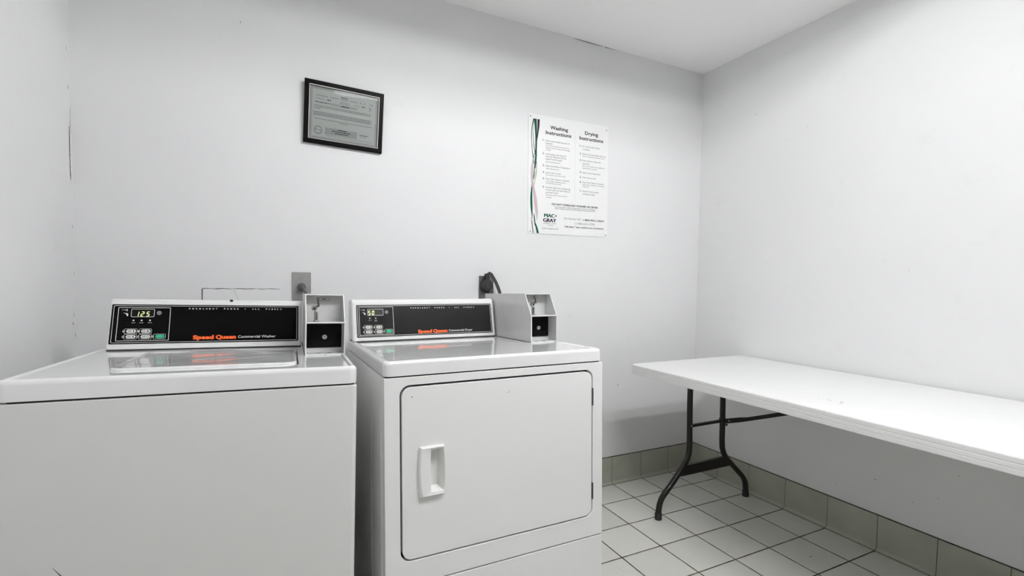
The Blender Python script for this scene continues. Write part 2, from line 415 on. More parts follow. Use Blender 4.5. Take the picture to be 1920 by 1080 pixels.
    cove('baseboard_right', 'right', F, 0, jy, 'cove base tiles along the right wall')
    cove('baseboard_left', 'left', F, 0, jy, 'cove base tiles along the left wall')
    cove('baseboard_front', 'front', L, 0, jx, 'cove base tiles under the front wall')
room()

# ------------------------------------------------------------ ceiling lamp
def lamp():
    t = empty('ceiling_light', (LAMP_X, LAMP_Y, CEIL))
    tag(t, 'white recessed ceiling light with two bare tubes above the machines', 'ceiling light')
    a, b, dz = LAMP_SX/2, LAMP_SY/2, .100
    q = MB(); q.ring(rr(-a-.012, -b-.012, a+.012, b+.012, .004), rr(-a+.001, -b+.001, a-.001, b-.001, .002), -.003, 0, 'lamp_case'); q.build('trim_ring', t)
    q = MB(); A = [(-a+.001, -b+.001), (a-.001, -b+.001), (a-.001, b-.001), (-a+.001, b-.001)]; B = [(x*.985, y*.97) for x, y in A]
    q.loft([[(x, y, 0.0) for x, y in A], [(x, y, dz) for x, y in A], [(x, y, dz-.004) for x, y in B], [(x, y, 0.0) for x, y in B]], 'lamp_case', cap0=False, cap1=False)
    q.add([(x, y, dz) for x, y in A], [(0, 1, 2, 3)], 'lamp_case'); q.add([(x, y, dz-.004) for x, y in B], [(0, 1, 2, 3)], 'lamp_case')
    q.build('housing', t, smooth=False)
    for y in (.125, -.125):
        MB().tube([(-a+.03, y, .052), (a-.03, y, .052)], .0165, 'diffuser', 16).build('tube', t)
        for x in (-a+.022, a-.022):
            q = MB(); q.box((x-.008, y-.014, .036), (x+.008, y+.014, dz-.004), 'lamp_case'); q.build('lamp_holder', t, smooth=False)
lamp()

# ------------------------------------------------------------ washer and dryer
H0 = 0.886      # height of the lip of the top above the machine's base point
def machine(kind):
    wash = kind == 'w'
    if wash:
        o = Vector((-2.78512, -.91798, .88843)); e = Euler((-.021527, .0178967, -.0203057), 'XYZ'); Wd, D, lh = .650, .665, .04252
        cx0, cx1, cy0, cy1, cz = .01713, .53435, .51395, .55963, .19341
        bx, by, by1, bz, bw, bm_, rec = .53826, .26679, .655, .21563, .10791, .13454, .05553
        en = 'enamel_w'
    else:
        o = Vector((-2.06965, -.92152, .88370)); e = Euler((-.0261877, -.0036182, .0026304), 'XYZ'); Wd, D, lh = .683, .71, .03957
        cx0, cx1, cy0, cy1, cz = .00180, .56705, .57019, .60074, .19378
        bx, by, by1, bz, bw, bm_, rec = .57465, .27575, .700, .21302, .10765, .13332, .04974
        en = 'enamel'
    Rm = e.to_matrix(); base = o-Rm @ Vector((0, 0, H0))
    t = empty('clothes_washer' if wash else 'clothes_dryer', base, e)
    Z = Matrix.Translation((0, 0, H0))
    mb = lambda: MB(Z)
    # cabinet --------------------------------------------------
    zb = -.850; XL = -.011 if wash else 0.0
    if wash:
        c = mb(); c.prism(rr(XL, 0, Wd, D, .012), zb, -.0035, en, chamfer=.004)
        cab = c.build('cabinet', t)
        s = mb()   # dark scratch low on the front
        s.add([(.0777, -.0006, -.3305), (.0790, -.0006, -.3320), (.0935, -.0006, -.3520), (.0915, -.0006, -.3520)], [(0, 1, 2, 3)], 'ink')
        s.build('scratch', cab, smooth=False)
    else:
        dx0, dx1, dz0, dz1, kz = .04279, .64312, -.48753, -.02807, -.55527
        c = mb()
        # side, back, floor and top shell
        c.prism(rr(0, .030, Wd, D, .012), zb, -.0035, en, chamfer=.004)
        # front frame around the door
        N = 7
        c.ring(rr(0, kz+.0016, Wd, -.0035, .004, N), rr(dx0-.0026, dz0-.0026, dx1+.0024, dz1+.0028, .0275, N), .0, .0305, en, 'y')
        c.flat(rr(dx0-.003, dz0-.003, dx1+.003, dz1+.003, .027), .018, 'gap', 'y')
        cab = c.build('cabinet', t, bevel=.0022, segs=2)
        k = mb(); k.prism(rr(.0005, zb, Wd-.0005, kz-.0016, .004), .0305, .0, en, 'y', chamfer=.002)
        k.build('lower_panel', t)
        mb().box((.004, .006, kz-.004), (Wd-.004, .028, kz+.004), 'gap').build('panel_seam', t, smooth=False)
        r = mb()    # pressed rib on the side of the cabinet
        r.box((-.0012, .19, zb+.03), (.001, .196, -.06), en); r.box((-.0012, .045, zb+.03), (.001, .048, -.04), en); r.build('side_rib', t)
        # door
        d = mb(); out = rr(dx0+.0022, dz0+.0024, dx1-.0018, dz1-.0026, .0245, 9)
        inn = rr(.1105, -.3150, .1562, -.1975, .004, 9)      # opening behind the handle pocket
        d.ring(out, inn, .0175, -.0012, en, 'y')
        door = d.build('door', t, bevel=.0018, segs=3)
        s = mb()
        s.flat(circ(.071, -.056, .0017, 8), -.0016, 'ink_g', 'y'); s.build('scuff', door, smooth=False)
        s = mb(); s.ribbon([(.345, -.069, .004), (.35, -.071, .006), (.356, -.066, .004)], -.0016, 'boxpaint', 'y')
        s.build('scuff', door, smooth=False)
        # handle: bowed bezel with a deep finger pocket
        h = mb()
        def bow(x0, x1, z0, z1, b0, b1, r, n=10):
            pts = []
            for i in range(n+1):
                a = -1+2*i/n; z = z0+(z1-z0)*i/n; pts.append((x0-b0*(1-a*a), z))
            for i in range(n+1):
                a = 1-2*i/n; z = z1-(z1-z0)*i/n; pts.append((x1+b1*(1-a*a), z))
            return pts
        hx0, hx1, hz0, hz1 = .0905, .1562, -.3238, -.1908
        rings = []
        def R3(pts, y, sh=0.0): return [(p[0]+sh, y, p[1]) for p in pts]
        o1 = bow(hx0, hx1, hz0, hz1, .0042, .0035, 0); o2 = bow(hx0+.0035, hx1-.0012, hz0+.002, hz1-.002, .0042, .0035, 0)
        o3 = bow(hx0+.0065, hx1-.0022, hz0+.0035, hz1-.003, .0042, .0034, 0)
        i1 = bow(hx0+.0285, hx1-.0035, hz0+.0105, hz1-.0080, .0012, .0030, 0)
        i2 = bow(hx0+.0295, hx1-.0050, hz0+.0125, hz1-.0095, .0012, .0020, 0)
        i3 = bow(hx0+.0270, hx1-.0090, hz0+.0200, hz1-.0125, .001, .0010, 0)
        h.loft([R3(o1, -.0012), R3(o1, -.0075), R3(o2, -.0120), R3(o3, -.0132), R3(i1, -.0110), R3(i2, -.0085), R3(i3, .0150)], 'handle', cap0=False)
        h.build('handle', door, angle=50)
        for z0, z1 in ((-.1387, -.0847), (-.4360, -.3849)):
            g = mb(); zc = (z0+z1)/2
            g.box((dx1-.0010, -.0016, z0), (dx1+.0042, .012, z1), 'rubber')
            g.tube([(dx1+.0012, -.0014, z0+.002), (dx1+.0012, -.0014, z1-.002)], .0016, 'rubber_g', 8)
            for q in (.25, .5, .75): g.lathe([(.0013, 0), (.0013, .0012), (.0006, .0016)], (dx1+.0030, -.0016, z0+(z1-z0)*q), (0, -1, 0), 'chrome', 8)
            g.build('hinge', t)
    # black slab painting the shade in the seam between cabinet and top
    mb().prism(rr(.006, .006, Wd-.006, D-.01, .008), -.006, .002, 'gap').build('seam_shade', t)
    # feet reach the floor whichever way the machine leans
    for fx in (.05, Wd-.05):
        for fy in (.06, D-.06):
            f = MB(); bot = base+Rm @ Vector((fx, fy, H0+zb)); ln = bot.z/Rm[2][2]
            f.lathe([(.021, -ln+.0004), (.023, -ln+.003), (.021, -ln+.009), (.009, -ln+.012), (.009, .004)], (fx, fy, H0+zb), (0, 0, 1), 'rubber', 20)
            f.build('foot', t)
    # top ------------------------------------------------------
    p = mb(); yb = D
    def rg(i, z, r=.020): return [(x, y, z) for x, y in rr(XL+i, i, Wd-i, yb-i, max(r-i, .003), 8)]
    steps = [(.0015, 0), (0, .0012), (0, lh-.011), (.0008, lh-.0065), (.0028, lh-.0028), (.0062, lh-.0006), (.0095, lh), (.0125, lh-.0002), (.0150, lh-.0012), (.0172, lh-.0024), (.0195, lh-.0030)]
    p.loft([rg(i, z) for i, z in steps], 'gloss')
    top = p.build('top_panel', t, angle=60)
    s = mb(); zi = lh-.0030
    if wash:
        # lid: a shallow wavy pressed panel with a rolled rim
        lx0, lx1, ly0, ly1 = .134, .5145, .094, .448
        q = mb()
        def lrg(i, z): return [(x, y, z) for x, y in rr(lx0+i, ly0+i, lx1-i, ly1-i, max(.030-i, .004), 8)]
        q.loft([lrg(0, zi-.001), lrg(0, zi+.0022), (lrg(.0012, zi+.0042)), lrg(.004, zi+.0052), lrg(.008, zi+.0052), lrg(.013, zi+.0042)], 'gloss', cap1=False)
        nx, ny = 44, 40; vs = []
        x0, x1, y0, y1 = lx0+.011, lx1-.011, ly0+.011, ly1-.011
        for j in range(ny+1):
            for i in range(nx+1):
                a, b = i/nx, j/ny; w = math.sin(math.pi*a)**.6*math.sin(math.pi*b)**.6
                z = zi+.0040-.0020*w+.0011*w*math.sin(7.3*a+2.1*b)+.0006*w*math.sin(9*b-4*a+1)
                # pull the corners in to follow the rounded rim
                vs.append((x0+(x1-x0)*a, y0+(y1-y0)*b, z))
        q.add(vs, [(j*(nx+1)+i, j*(nx+1)+i+1, (j+1)*(nx+1)+i+1, (j+1)*(nx+1)+i) for j in range(ny) for i in range(nx)], 'gloss')
        q.build('lid', t, angle=70)
        g = mb(); g.add([(lx1+.0008, ly0-.004, zi+.0004), (lx1+.0048, ly0-.002, zi+.0004), (lx1+.0042, ly0+.12, zi+.0004), (lx1+.0036, ly1-.03, zi+.0004), (lx1+.0022, ly1-.03, zi+.0004), (lx1+.0012, ly0+.12, zi+.0004)], [(0, 1, 2, 3, 4, 5)], 'gap')
        g.build('lid_gap', top, smooth=False)
    else:
        for x, y, w, d_ in ((.5475, .1373, .0022, .004), (.562, .1430, .006, .0016), (.571, .1455, .005, .002), (.580, .1480, .007, .0022), (.591, .150, .006, .0016)):
            s.flat(rr(x-w/2, y-d_/2, x+w/2, y+d_/2, .0008, 2), zi+.0003, 'ink_g'); s.build('scratch', top, smooth=False); s = mb()
        s.add([(.662, .063, lh+.0003), (.668, .064, lh+.0003), (.6715, .0715, lh-.0008), (.667, .069, lh+.0003)], [(0, 1, 2, 3)], 'ink')
        s.build('paint_chip', top, smooth=False); s = mb()
        s.add([(.0040, .0345, lh-.0009), (.0062, .0345, lh-.0001), (.0062, .0375, lh-.0001), (.0040, .0375, lh-.0009)], [(0, 1, 2, 3)], 'ink_g')
        s.build('paint_chip', top, smooth=False)
    # console --------------------------------------------------
    sv = Vector((0, cy1-cy0, cz-lh)); Ls = sv.length; sv.normalize(); nv = Vector((1, 0, 0)).cross(sv)
    def SP(a, n): q = Vector((0, cy0, lh))+sv*a+nv*n; return (q.y, q.z)
    prof = [SP(.0010, -.003), SP(.002, -.0008), SP(.0045, 0), SP(.1405, 0), SP(.1425, -.0008), SP(.1445, -.0034), SP(.1475, -.0050), SP(.1500, -.0046), SP(.1520, -.0042), SP(.1545, -.0052), SP(.1566, -.0080), SP(.1577, -.0120)]
    tz = prof[-1][1]
    prof += [(D-.045, tz-.001), (D-.036, tz-.006), (D-.030, tz-.020), (D-.028, lh-.0002), (cy0+.004, lh-.0002)]
    c = mb(); rings = []; n = len(prof); rc = .0085
    my = sum(q[0] for q in prof)/n; mz = sum(q[1] for q in prof)/n
    def shrink(k):
        ys = [q[0] for q in prof]; zs = [q[1] for q in prof]; hy = (max(ys)-min(ys))/2; hz = (max(zs)-min(zs))
        cy = (max(ys)+min(ys))/2; z0 = min(zs)
        return [(cy+(y-cy)*(1-k/hy), z0+(z-z0)*(1-k/hz)) for y, z in prof]
    for k in range(6):
        a = R(90*k/5); rings.append((cx0+rc*(1-math.cos(a))*1.0, rc*(1-math.sin(a))))
    rings = [(cx0+rc-rc*math.cos(R(18*k)), rc-rc*math.sin(R(18*k))) for k in range(6)]
    rings2 = [(cx1-(x-cx0), k) for x, k in rings][::-1]
    c.loft([[(x, y, z) for y, z in shrink(k)] for x, k in rings+rings2], 'plastic')
    con = c.build('control_console', t, angle=38)
    mb().box((cx0+.003, cy0+.002, lh-.0031), (cx1-.003, D-.032, lh+.0002), 'gap').build('console_seam_shade', t, smooth=False)  # black strip stands in for the shaded line under the console
    mb().box((bx-.0012, by+.004, lh-.0031), (bx+bw+.0004, by1+.0005, lh-.0018), 'gap').build('coin_box_seam_shade', t, smooth=False)  # seam shade under the coin box, painted as a black strip
    # things laid out on the sloping face: x along the console, s up the slope
    Fm = Z @ Matrix(((1, 0, nv.x, cx0), (0, sv.y, nv.y, cy0), (0, sv.z, nv.z, lh), (0, 0, 0, 1)))
    fb = lambda: MB(Fm)
    fm = 'fascia' if wash else 'fascia_d'
    if wash: fx0, fx1, f0, f1 = .0068, .5060, .0172, .1371
    else: fx0, fx1, f0, f1 = .0168, .5515, .0145, .1343
    q = fb(); q.prism(rr(fx0, f0, fx1, f1, .003), -.001, .0016, fm)
    q.build('fascia', con)
    q = fb(); lw = .0011
    def frame(x0, y0, x1, y1, r, lw, h=.0019, mat='print'):
        q.ring(rr(x0, y0, x1, y1, r), rr(x0+lw, y0+lw, x1-lw, y1-lw, max(r-lw, .0006)), .0015, h, mat)
    if wash:
        frame(.0111, .0203, .5020, .1335, .003, lw); frame(.0220, .0257, .1499, .1279, .002, .0013)
        dsp = (.0531, .0983, .1099, .1233); TS = .1228; dx = 0
    else:
        frame(.0200, .0180, .5480, .1310, .003, lw); frame(.0255, .0221, .1497, .1268, .002, .0013)
        dsp = (.0555, .0945, .1131, .1190); TS = .1183
    frame(*dsp, .003, .0011)
    # heading
    if wash: heads = (('PERMANENT', .1965, .2720), ('PRESS', .2900, .3303), ('ALL', .3690, .3908), ('FABRIC', .4083, .4552)); dot = .3490
    else: heads = (('PERMANENT', .2165, .2928), ('PRESS', .3115, .3517), ('ALL', .3928, .4128), ('FABRIC', .4326, .4782)); dot = .3720
    for w_, a, b in heads:
        st = (b-a)/len(w_); n_ = len(w_); gw = .0044
        for i, ch in enumerate(w_):
            x = a+(b-a-gw)*i/(n_-1); q.text(ch, x, x+gw*(.5 if ch == 'I' else 1), TS, .0062, .0020, 'print', bold=.008)
    q.flat(circ(dot, TS+.0022, .0013, 10), .0020, 'print')
    if wash:
        q.text('Commercial Washer', .3318, .4388, .0300, .0118, .0020, 'print', bold=.005)
    else:
        q.text('Commercial Dryer', .3640, .4632, .0247, .0118, .0020, 'print', bold=.005)
    # small icons: card arrow, coin hand, round badge
    ox = 0 if wash else .0015; oy = 0 if wash else -.0045
    q.flat([(.0300+ox, .1196+oy), (.0375+ox, .1196+oy), (.0375+ox, .1204+oy), (.0300+ox, .1204+oy)], .0020, 'print')
    for a, b in (((.0375, .1200), (.0430, .1225)), ((.0375, .1200), (.0430, .1168)), ((.0430, .1168), (.0438, .1225)), ((.0438, .1225), (.0436, .1160)), ((.0346, .1110), (.0400, .1090))):
        va = Vector(a)+Vector((ox, oy)); vb = Vector(b)+Vector((ox, oy)); nn = (vb-va).normalized(); nn = Vector((-nn.y, nn.x))*.0004
        q.flat([tuple(va-nn), tuple(vb-nn), tuple(vb+nn), tuple(va+nn)], .0020, 'print')
    q.flat([(.0385+ox, .1095+oy), (.0425+ox, .1105+oy), (.0460+ox, .1080+oy), (.0468+ox, .1035+oy), (.0450+ox, .1005+oy), (.0432+ox, .1020+oy), (.0425+ox, .1060+oy)], .0020, 'print')
    rx = .1215 if wash else .1252; ry = .1109 if wash else .1066
    q.ring(circ(rx, ry, .0056), circ(rx, ry, .0047), .0015, .0019, 'print'); q.ring(circ(rx, ry, .0022), circ(rx, ry, .0013), .0015, .0019, 'print')
    # captions under the indicator dots
    if wash: caps = (('WASH', .0602), ('RINSE', .0798), ('SPIN', .1002)); cz_ = .0795
    else: caps = (('DRYING', .0634), ('COOL', .0842)); cz_ = .0762
    for w_, x in caps: q.text(w_, x-.0048, x+.0048, cz_, .0030, .0020, 'print')
    if not wash: q.text('DOWN', .0842-.0048, .0842+.0048, .0722, .0030, .0020, 'print')
    # button surrounds
    if wash: B = [(.0457, .0689, .0551, 1), (.0809, .1038, .0547, 2), (.0457, .0689, .0384, 3), (.0809, .1039, .0380, 4)]; G = (.1163, .1389, .0382)
    else: B = [(.0464, .0694, .0511, 1), (.0846, .1060, .0506, 2), (.0470, .0694, .0338, 3), (.0850, .1073, .0336, 4)]; G = (.1205, .1427, .0343)
    for a, b, y, _ in B+[(*G, 5)]:
        q.ring(rr(a-.0052, y-.0077, b+.0028, y+.0077, .0035), rr(a-.0045, y-.0070, b+.0021, y+.0070, .0029), .0015, .0019, 'print')
        q.flat(circ(a-.0062, y, .0034, 14), .00195, fm); q.ring(circ(a-.0062, y, .0034, 14), circ(a-.0062, y, .0028, 14), .0016, .0021, 'print')
    q.build('printing', con, smooth=False)
    q = fb()
    if wash: q.text('Speed', .2110, .2662, .0280, .0168, .0022, 'orange', bold=.055); q.text('Queen', .2710, .3262, .0280, .0168, .0022, 'orange', bold=.055)
    else: q.text('Speed', .2404, .2955, .0232, .0165, .0022, 'orange', bold=.055); q.text('Queen', .3000, .3588, .0232, .0165, .0022, 'orange', bold=.055)
    o_ = q.build('brand_lettering', con, smooth=False); o_['label'] = 'orange lettering on the dark panel'
    # display and digits
    q = fb(); q.prism(rr(dsp[0]+.001, dsp[1]+.001, dsp[2]-.001, dsp[3]-.001, .002), .0012, .0018, 'window' if wash else 'window_d')
    q.build('display', con)
    q = fb()
    SEG = {'a': ((0, 2), (1, 2)), 'b': ((1, 2), (1, 1)), 'c': ((1, 1), (1, 0)), 'd': ((0, 0), (1, 0)), 'e': ((0, 1), (0, 0)), 'f': ((0, 2), (0, 1)), 'g': ((0, 1), (1, 1))}
    def digit(segs, x, y, w, h, th=.0014, sl=.18):
        for k in segs:
            (a, b), (c_, d_) = SEG[k]; va = Vector((x+a*w+b*h/2*sl, y+b*h/2)); vb = Vector((x+c_*w+d_*h/2*sl, y+d_*h/2))
            u = (vb-va).normalized(); nn = Vector((-u.y, u.x))*th/2; va += u*th*.35; vb -= u*th*.35
            q.flat([tuple(va-nn), tuple(vb-nn), tuple(vb+nn), tuple(va+nn)], .0022, 'digits')
    if wash:
        digit('bc', .0640, .1010, .0060, .0132); digit('abged', .0765, .1010, .0060, .0132); digit('afgcd', .0900, .1010, .0060, .0132)
    else:
        digit('afgcd', .0588, .0978, .0062, .0138, .0017, .10); digit('abcdef', .0718, .0978, .0062, .0138, .0017, .10)
    o_ = q.build('digits', con, smooth=False); o_['label'] = 'glowing yellow digits %s' % ('125' if wash else '50')
    for x in ((.0602, .0798, .1002) if wash else (.0632, .0842)):
        y = .0879 if wash else .0844; fb().lathe([(.0023, 0), (.0023, .0008), (.0012, .0014)], (x, y, .0015), (0, 0, 1), 'led', 12).build('indicator_light', con)
    for a, b, y, k in B:
        q = fb(); q.prism(rr(a, y-.0052, b, y+.0052, .0050, 6), .0014, .0030, 'btn', chamfer=.0007)
        w = b-a
        if k == 2 and wash: q.ring(circ(a+.0065, y, .0038, 14), circ(a+.0065, y, .0026, 14), .0030, .0032, 'ink_g'); q.flat(circ(b-.0065, y, .0023, 8), .0032, 'ink')
        else:
            q.flat(rr(a+.0035, y+.0006, a+w*.55, y+.0020, .0004, 2), .0032, 'ink_g'); q.flat(rr(a+.0035, y-.0022, a+w*.50, y-.0010, .0004, 2), .0032, 'ink_g')
            if k != 4: q.flat([(b-.0068, y-.0006), (b-.0075, y-.0006), (b-.0058, y-.0036), (b-.0040, y-.0006), (b-.0048, y-.0006), (b-.0048, y+.0032), (b-.0068, y+.0032)], .0032, 'ink')
            else: q.ring(circ(b-.0060, y, .0030, 12), circ(b-.0060, y, .0020, 12), .0030, .0032, 'ink_g')
        q.build('button', con)
        fb().lathe([(.0014, 0), (.0014, .0006), (.0006, .0009)], (a-.0062, y, .0017), (0, 0, 1), 'ledon' if k == 2 else 'led', 10).build('selection_lamp', con)
    q = fb(); q.prism(rr(G[0], G[2]-.0056, G[1], G[2]+.0056, .0050, 6), .0014, .0030, 'green', chamfer=.0007)
    q.text('START', G[0]+.007, G[1]-.007, G[2]-.0008, .0028, .0032, 'print')
    o_ = q.build('start_button', con); o_['label'] = 'green start button'
    fb().lathe([(.0014, 0), (.0014, .0006), (.0006, .0009)], (G[0]-.0062, G[2], .0017), (0, 0, 1), 'led', 10).build('selection_lamp', con)
    if wash:
        q = mb(); ty, tz2 = SP(.1534, -.0040); xh = cx0+.3092
        q.lathe([(.0062, 0), (.0060, .0008), (.0046, .0010)], (xh, ty, tz2), tuple(nv*.9+sv*.44), 'plastic', 20)
        q.lathe([(.0050, .0010), (.0048, .0013)], (xh, ty, tz2), tuple(nv*.9+sv*.44), 'gap', 20)
        q.build('screw_hole', con)
    else:
        q = mb(); q.tube([(.001, cy0+.012, lh+.0012), (.001, cy0+.035, lh+.003), (.001, cy0+.050, lh+.002)], [.001, .0028, .001], 'rubber_g', 8); q.build('end_shim', con)
    # coin box -------------------------------------------------
    x0, x1 = bx, bx+bw; th = .0022; zt = bz; z0 = zi+.0002
    side = [(by, z0), (by, bm_), (by+rec, zt), (by1, zt), (by1, z0)]
    q = mb()
    q.prism(side, x0, x0+th, 'boxpaint', 'x'); q.prism(side, x1-th, x1, 'boxpaint', 'x')
    q.box((x0+th, by+rec, zt-th), (x1-th, by1, zt), 'boxpaint')
    q.box((x0+th, by1-th, z0), (x1-th, by1, zt-th), 'boxpaint')
    q.box((x0+th, by, z0), (x1-th, by+.075, z0+.0022), 'boxpaint')
    q.box((x0+th, by+.001, bm_-.0022), (x1-th, by+.085, bm_), 'boxpaint')
    q.box((x0+th, by+.084, bm_), (x1-th, by+.0862, zt-th), 'boxpaint')
    # lower recess frame round the vault door
    q.box((x0+th, by+.056, z0+.0022), (x1-th, by+.058, bm_-.0022), 'boxpaint')
    # bright folded front edges
    ed = .0026
    for xa in (x0-.0001, x1-ed+.0001):
        q.prism([(by-.0006, z0), (by-.0006, bm_), (by+rec-.0006, zt+.0002), (by+rec+.0020, zt+.0002), (by+.0020, bm_), (by+.0020, z0)], xa, xa+ed, 'boxedge', 'x')
    q.box((x0+ed, by+rec-.0006, zt-.0028), (x1-ed, by+rec+.002, zt+.0002), 'boxedge')
    q.box((x0+ed, by-.0006, bm_-.0024), (x1-ed, by+.002, bm_+.0010), 'boxedge')
    q.box((x0+ed, by-.0006, z0), (x1-ed, by+.002, z0+.0030), 'boxedge')
    for xa in (x0+.0022, x1-.0022):
        q.flat(circ(xa, zt-.0025, .0013, 8), by+rec-.0009, 'gap', 'y'); q.flat(circ(xa, bm_-.001, .0009, 8), by-.0009, 'gap', 'y')
    q.flat(circ((x0+x1)/2+.001, z0+.0008, .0012, 8), by-.0009, 'gap', 'y')
    for xa in (x0+.037, x0+.067):
        q.flat(circ(xa, by+.030, .0068, 16, .9), z0+.0024, 'gap')
    cb = q.build('coin_box', t, smooth=False); cb['label'] = 'grey steel coin box with open front'
    q = mb(); vz0, vz1 = z0+.0160, bm_-.0075
    q.prism(rr(x0+.0052, vz0, x1-.0052, vz1, .002), .0 + by+.0575, by+.0535, 'vault', 'y', chamfer=.0008)
    if not wash: pass
    q.build('vault_door', cb)
    lx, lz = (x0+.0545, .0882) if wash else (x0+.0578, .0857)
    q = mb(); q.lathe([(.0098, 0), (.0098, .002), (.0088, .003), (.0074, .003)], (lx, by+.0535, lz), (0, -1, 0), 'gap', 28)
    q.lathe([(.0070, .002), (.0070, .0055), (.0060, .0066), (.0018, .0066)], (lx, by+.0535, lz), (0, -1, 0), 'nickel', 28)
    q.flat([(lx-.0016, lz), (lx, lz+.0034), (lx+.0016, lz), (lx, lz-.0034)], by+.0535-.0069, 'gap', 'y')
    q.build('lock', cb)
    # coin chute: flange, post, ball joint and lever
    cxp = x0+.0293; cyp = by+.040
    q = mb(); q.lathe([(.0125, 0), (.0128, .0012), (.0100, .0024), (.0066, .0030), (.0060, .0045), (.0056, .0060), (.0056, .0285), (.0046, .0310)], (cxp, cyp, bm_+.0001), (0, 0, 1), 'chrome', 24)
    kz_ = bm_+.0400
    q.lathe([(.0003, -.0080), (.0045, -.0072), (.0070, -.0045), (.0078, 0), (.0070, .0045), (.0045, .0072), (.0003, .0080)], (cxp-.0052, cyp-.004, kz_), (0, -1, 0), 'chrome', 20)
    q.lathe([(.0036, .0070), (.0036, .0092), (.0018, .0098)], (cxp-.0052, cyp-.004, kz_), (0, -1, 0), 'gap', 16)
    q.tube([(cxp-.0035, cyp-.006, kz_+.003), (cxp+.003, cyp-.008, kz_+.0055), (cxp+.0062, cyp-.008, kz_+.0070), (cxp+.0052, cyp-.006, kz_+.018), (cxp+.0030, cyp-.004, kz_+.0330)], [.0028, .0030, .0034, .0026, .0022], 'chrome_d', 12)
    q.build('coin_chute', cb, angle=50)
    q = mb(); dxc = x0+(.0543 if wash else .057); dz = .2013 if wash else .1995; hy = by+.0838
    hexa = lambda w, h: [(dxc-w, dz), (dxc-w*.72, dz+h), (dxc+w*.72, dz+h), (dxc+w, dz), (dxc+w*.72, dz-h), (dxc-w*.72, dz-h)]
    q.ring(hexa(.0165, .0064), hexa(.0155, .0056), hy-.0004, hy, 'ink_g', 'y')
    q.text('ESD', dxc-.0062, dxc+.0062, dz-.0022, .0062, hy-.0003, 'ink', 'y', bold=.03)
    q.build('decal', cb, smooth=False)
    return t
wm = machine('w'); tag(wm, 'white coin-operated washing machine at the left with a display reading 125', 'washing machine')
dm = machine('d'); tag(dm, 'white coin-operated dryer with a square front door and a display reading 50', 'dryer')

# ------------------------------------------------------------ outlets and cords
def outlets():
    t = empty('electrical_outlet', (-2.223, 0, 1.1035)); tag(t, 'light grey steel wall outlet above the washer coin box', 'outlet')
    q = MB(); q.prism(rr(-.0358, -.0575, .0358, .0575, .003), .0, -.0045, 'plate', 'y', chamfer=.0015)
    pl = q.build('cover_plate', t)
    q = MB(); q.lathe([(.0195, .003), (.0200, .006), (.0180, .0075), (.0155, .0065)], (0, 0, -.003), (0, -1, 0), 'plate', 32)
    q.lathe([(.0165, .0050), (.0160, .0070)], (0, 0, -.003), (0, -1, 0), 'rubber_g', 32); q.build('receptacle', t)
    MB().lathe([(.0026, .0045), (.0026, .0058), (.001, .0062)], (0, 0, .0245), (0, -1, 0), 'nickel', 12).build('screw', t)
    t = empty('power_cord', (-2.223, -.0125, 1.1010)); tag(t, 'grey washer power cord plugged into the light grey outlet', 'cord')
    q = MB(); q.lathe([(.0125, .0), (.0140, .004), (.0138, .018), (.0105, .026), (.0065, .030)], (0, .002, -.0015), (0, -1, 0), 'rubber_g', 24)
    q.build('plug', t)
    q = MB(); q.tube([(0, -.020, -.002), (.004, -.036, -.006), (.012, -.040, -.020), (.020, -.038, -.036), (.027, -.034, -.060), (.030, -.033, -.11), (.022, -.035, -.22), (.0, -.04, -.38), (-.02, -.05, -.60)], [.0062, .0060, .0055, .0050, .0048, .0048, .0048, .0048, .0048], 'rubber_g', 12)
    q.build('cable', t)
    t = empty('electrical_outlet', (-1.4040, 0, 1.1035)); tag(t, 'dark grey square-edged wall outlet behind the dryer coin box', 'outlet')
    q = MB(); q.prism(rr(-.0372, -.0575, .0372, .0575, .002), .0, -.0065, 'plate_d', 'y', chamfer=.0015); q.build('cover_plate', t)
    MB().lathe([(.024, .004), (.024, .010), (.022, .012)], (0, 0, 0), (0, -1, 0), 'rubber', 28).build('receptacle', t)
    t = empty('power_cord', (-1.4125, -.0126, 1.1160)); tag(t, 'thick black dryer cord with round plug arching over the dark outlet', 'cord')
    q = MB(); q.lathe([(.0265, 0), (.0285, .003), (.0285, .022), (.0265, .027), (.0245, .0275), (.0240, .0262), (.0150, .0262), (.0140, .0275), (.001, .0275)], (0, 0, 0), (0, -1, 0), 'rubber', 32)
    q.prism(rr(-.0085, .018, .0105, .0560, .006), -.026, -.006, 'rubber', 'y')
    q.build('plug', t, angle=45)
    q = MB(); P0 = [(.001, -.018, .040), (.0025, -.024, .052), (.009, -.027, .0565), (.017, -.028, .052), (.028, -.028, .036), (.042, -.028, .014), (.053, -.029, -.010), (.062, -.030, -.034), (.066, -.031, -.07), (.062, -.034, -.18), (.050, -.04, -.34), (.03, -.05, -.55)]
    for k, off in enumerate((-.0060, -.0020, .0020, .0060)):
        pts = []
        for i, p in enumerate(P0):
            a = Vector(P0[min(i+1, len(P0)-1)])-Vector(P0[max(i-1, 0)]); a.normalize(); nn = Vector((-a.z, 0, a.x)); nn = nn.normalized() if nn.length > 1e-3 else Vector((1, 0, 0))
            pts.append(tuple(Vector(p)-nn*off+Vector((0, -.0006*abs(k-1.5), 0))))
        q.tube(pts, .0026, 'rubber_g' if k in (1, 3) else 'rubber', 8)
    q.build('cable', t)
outlets()

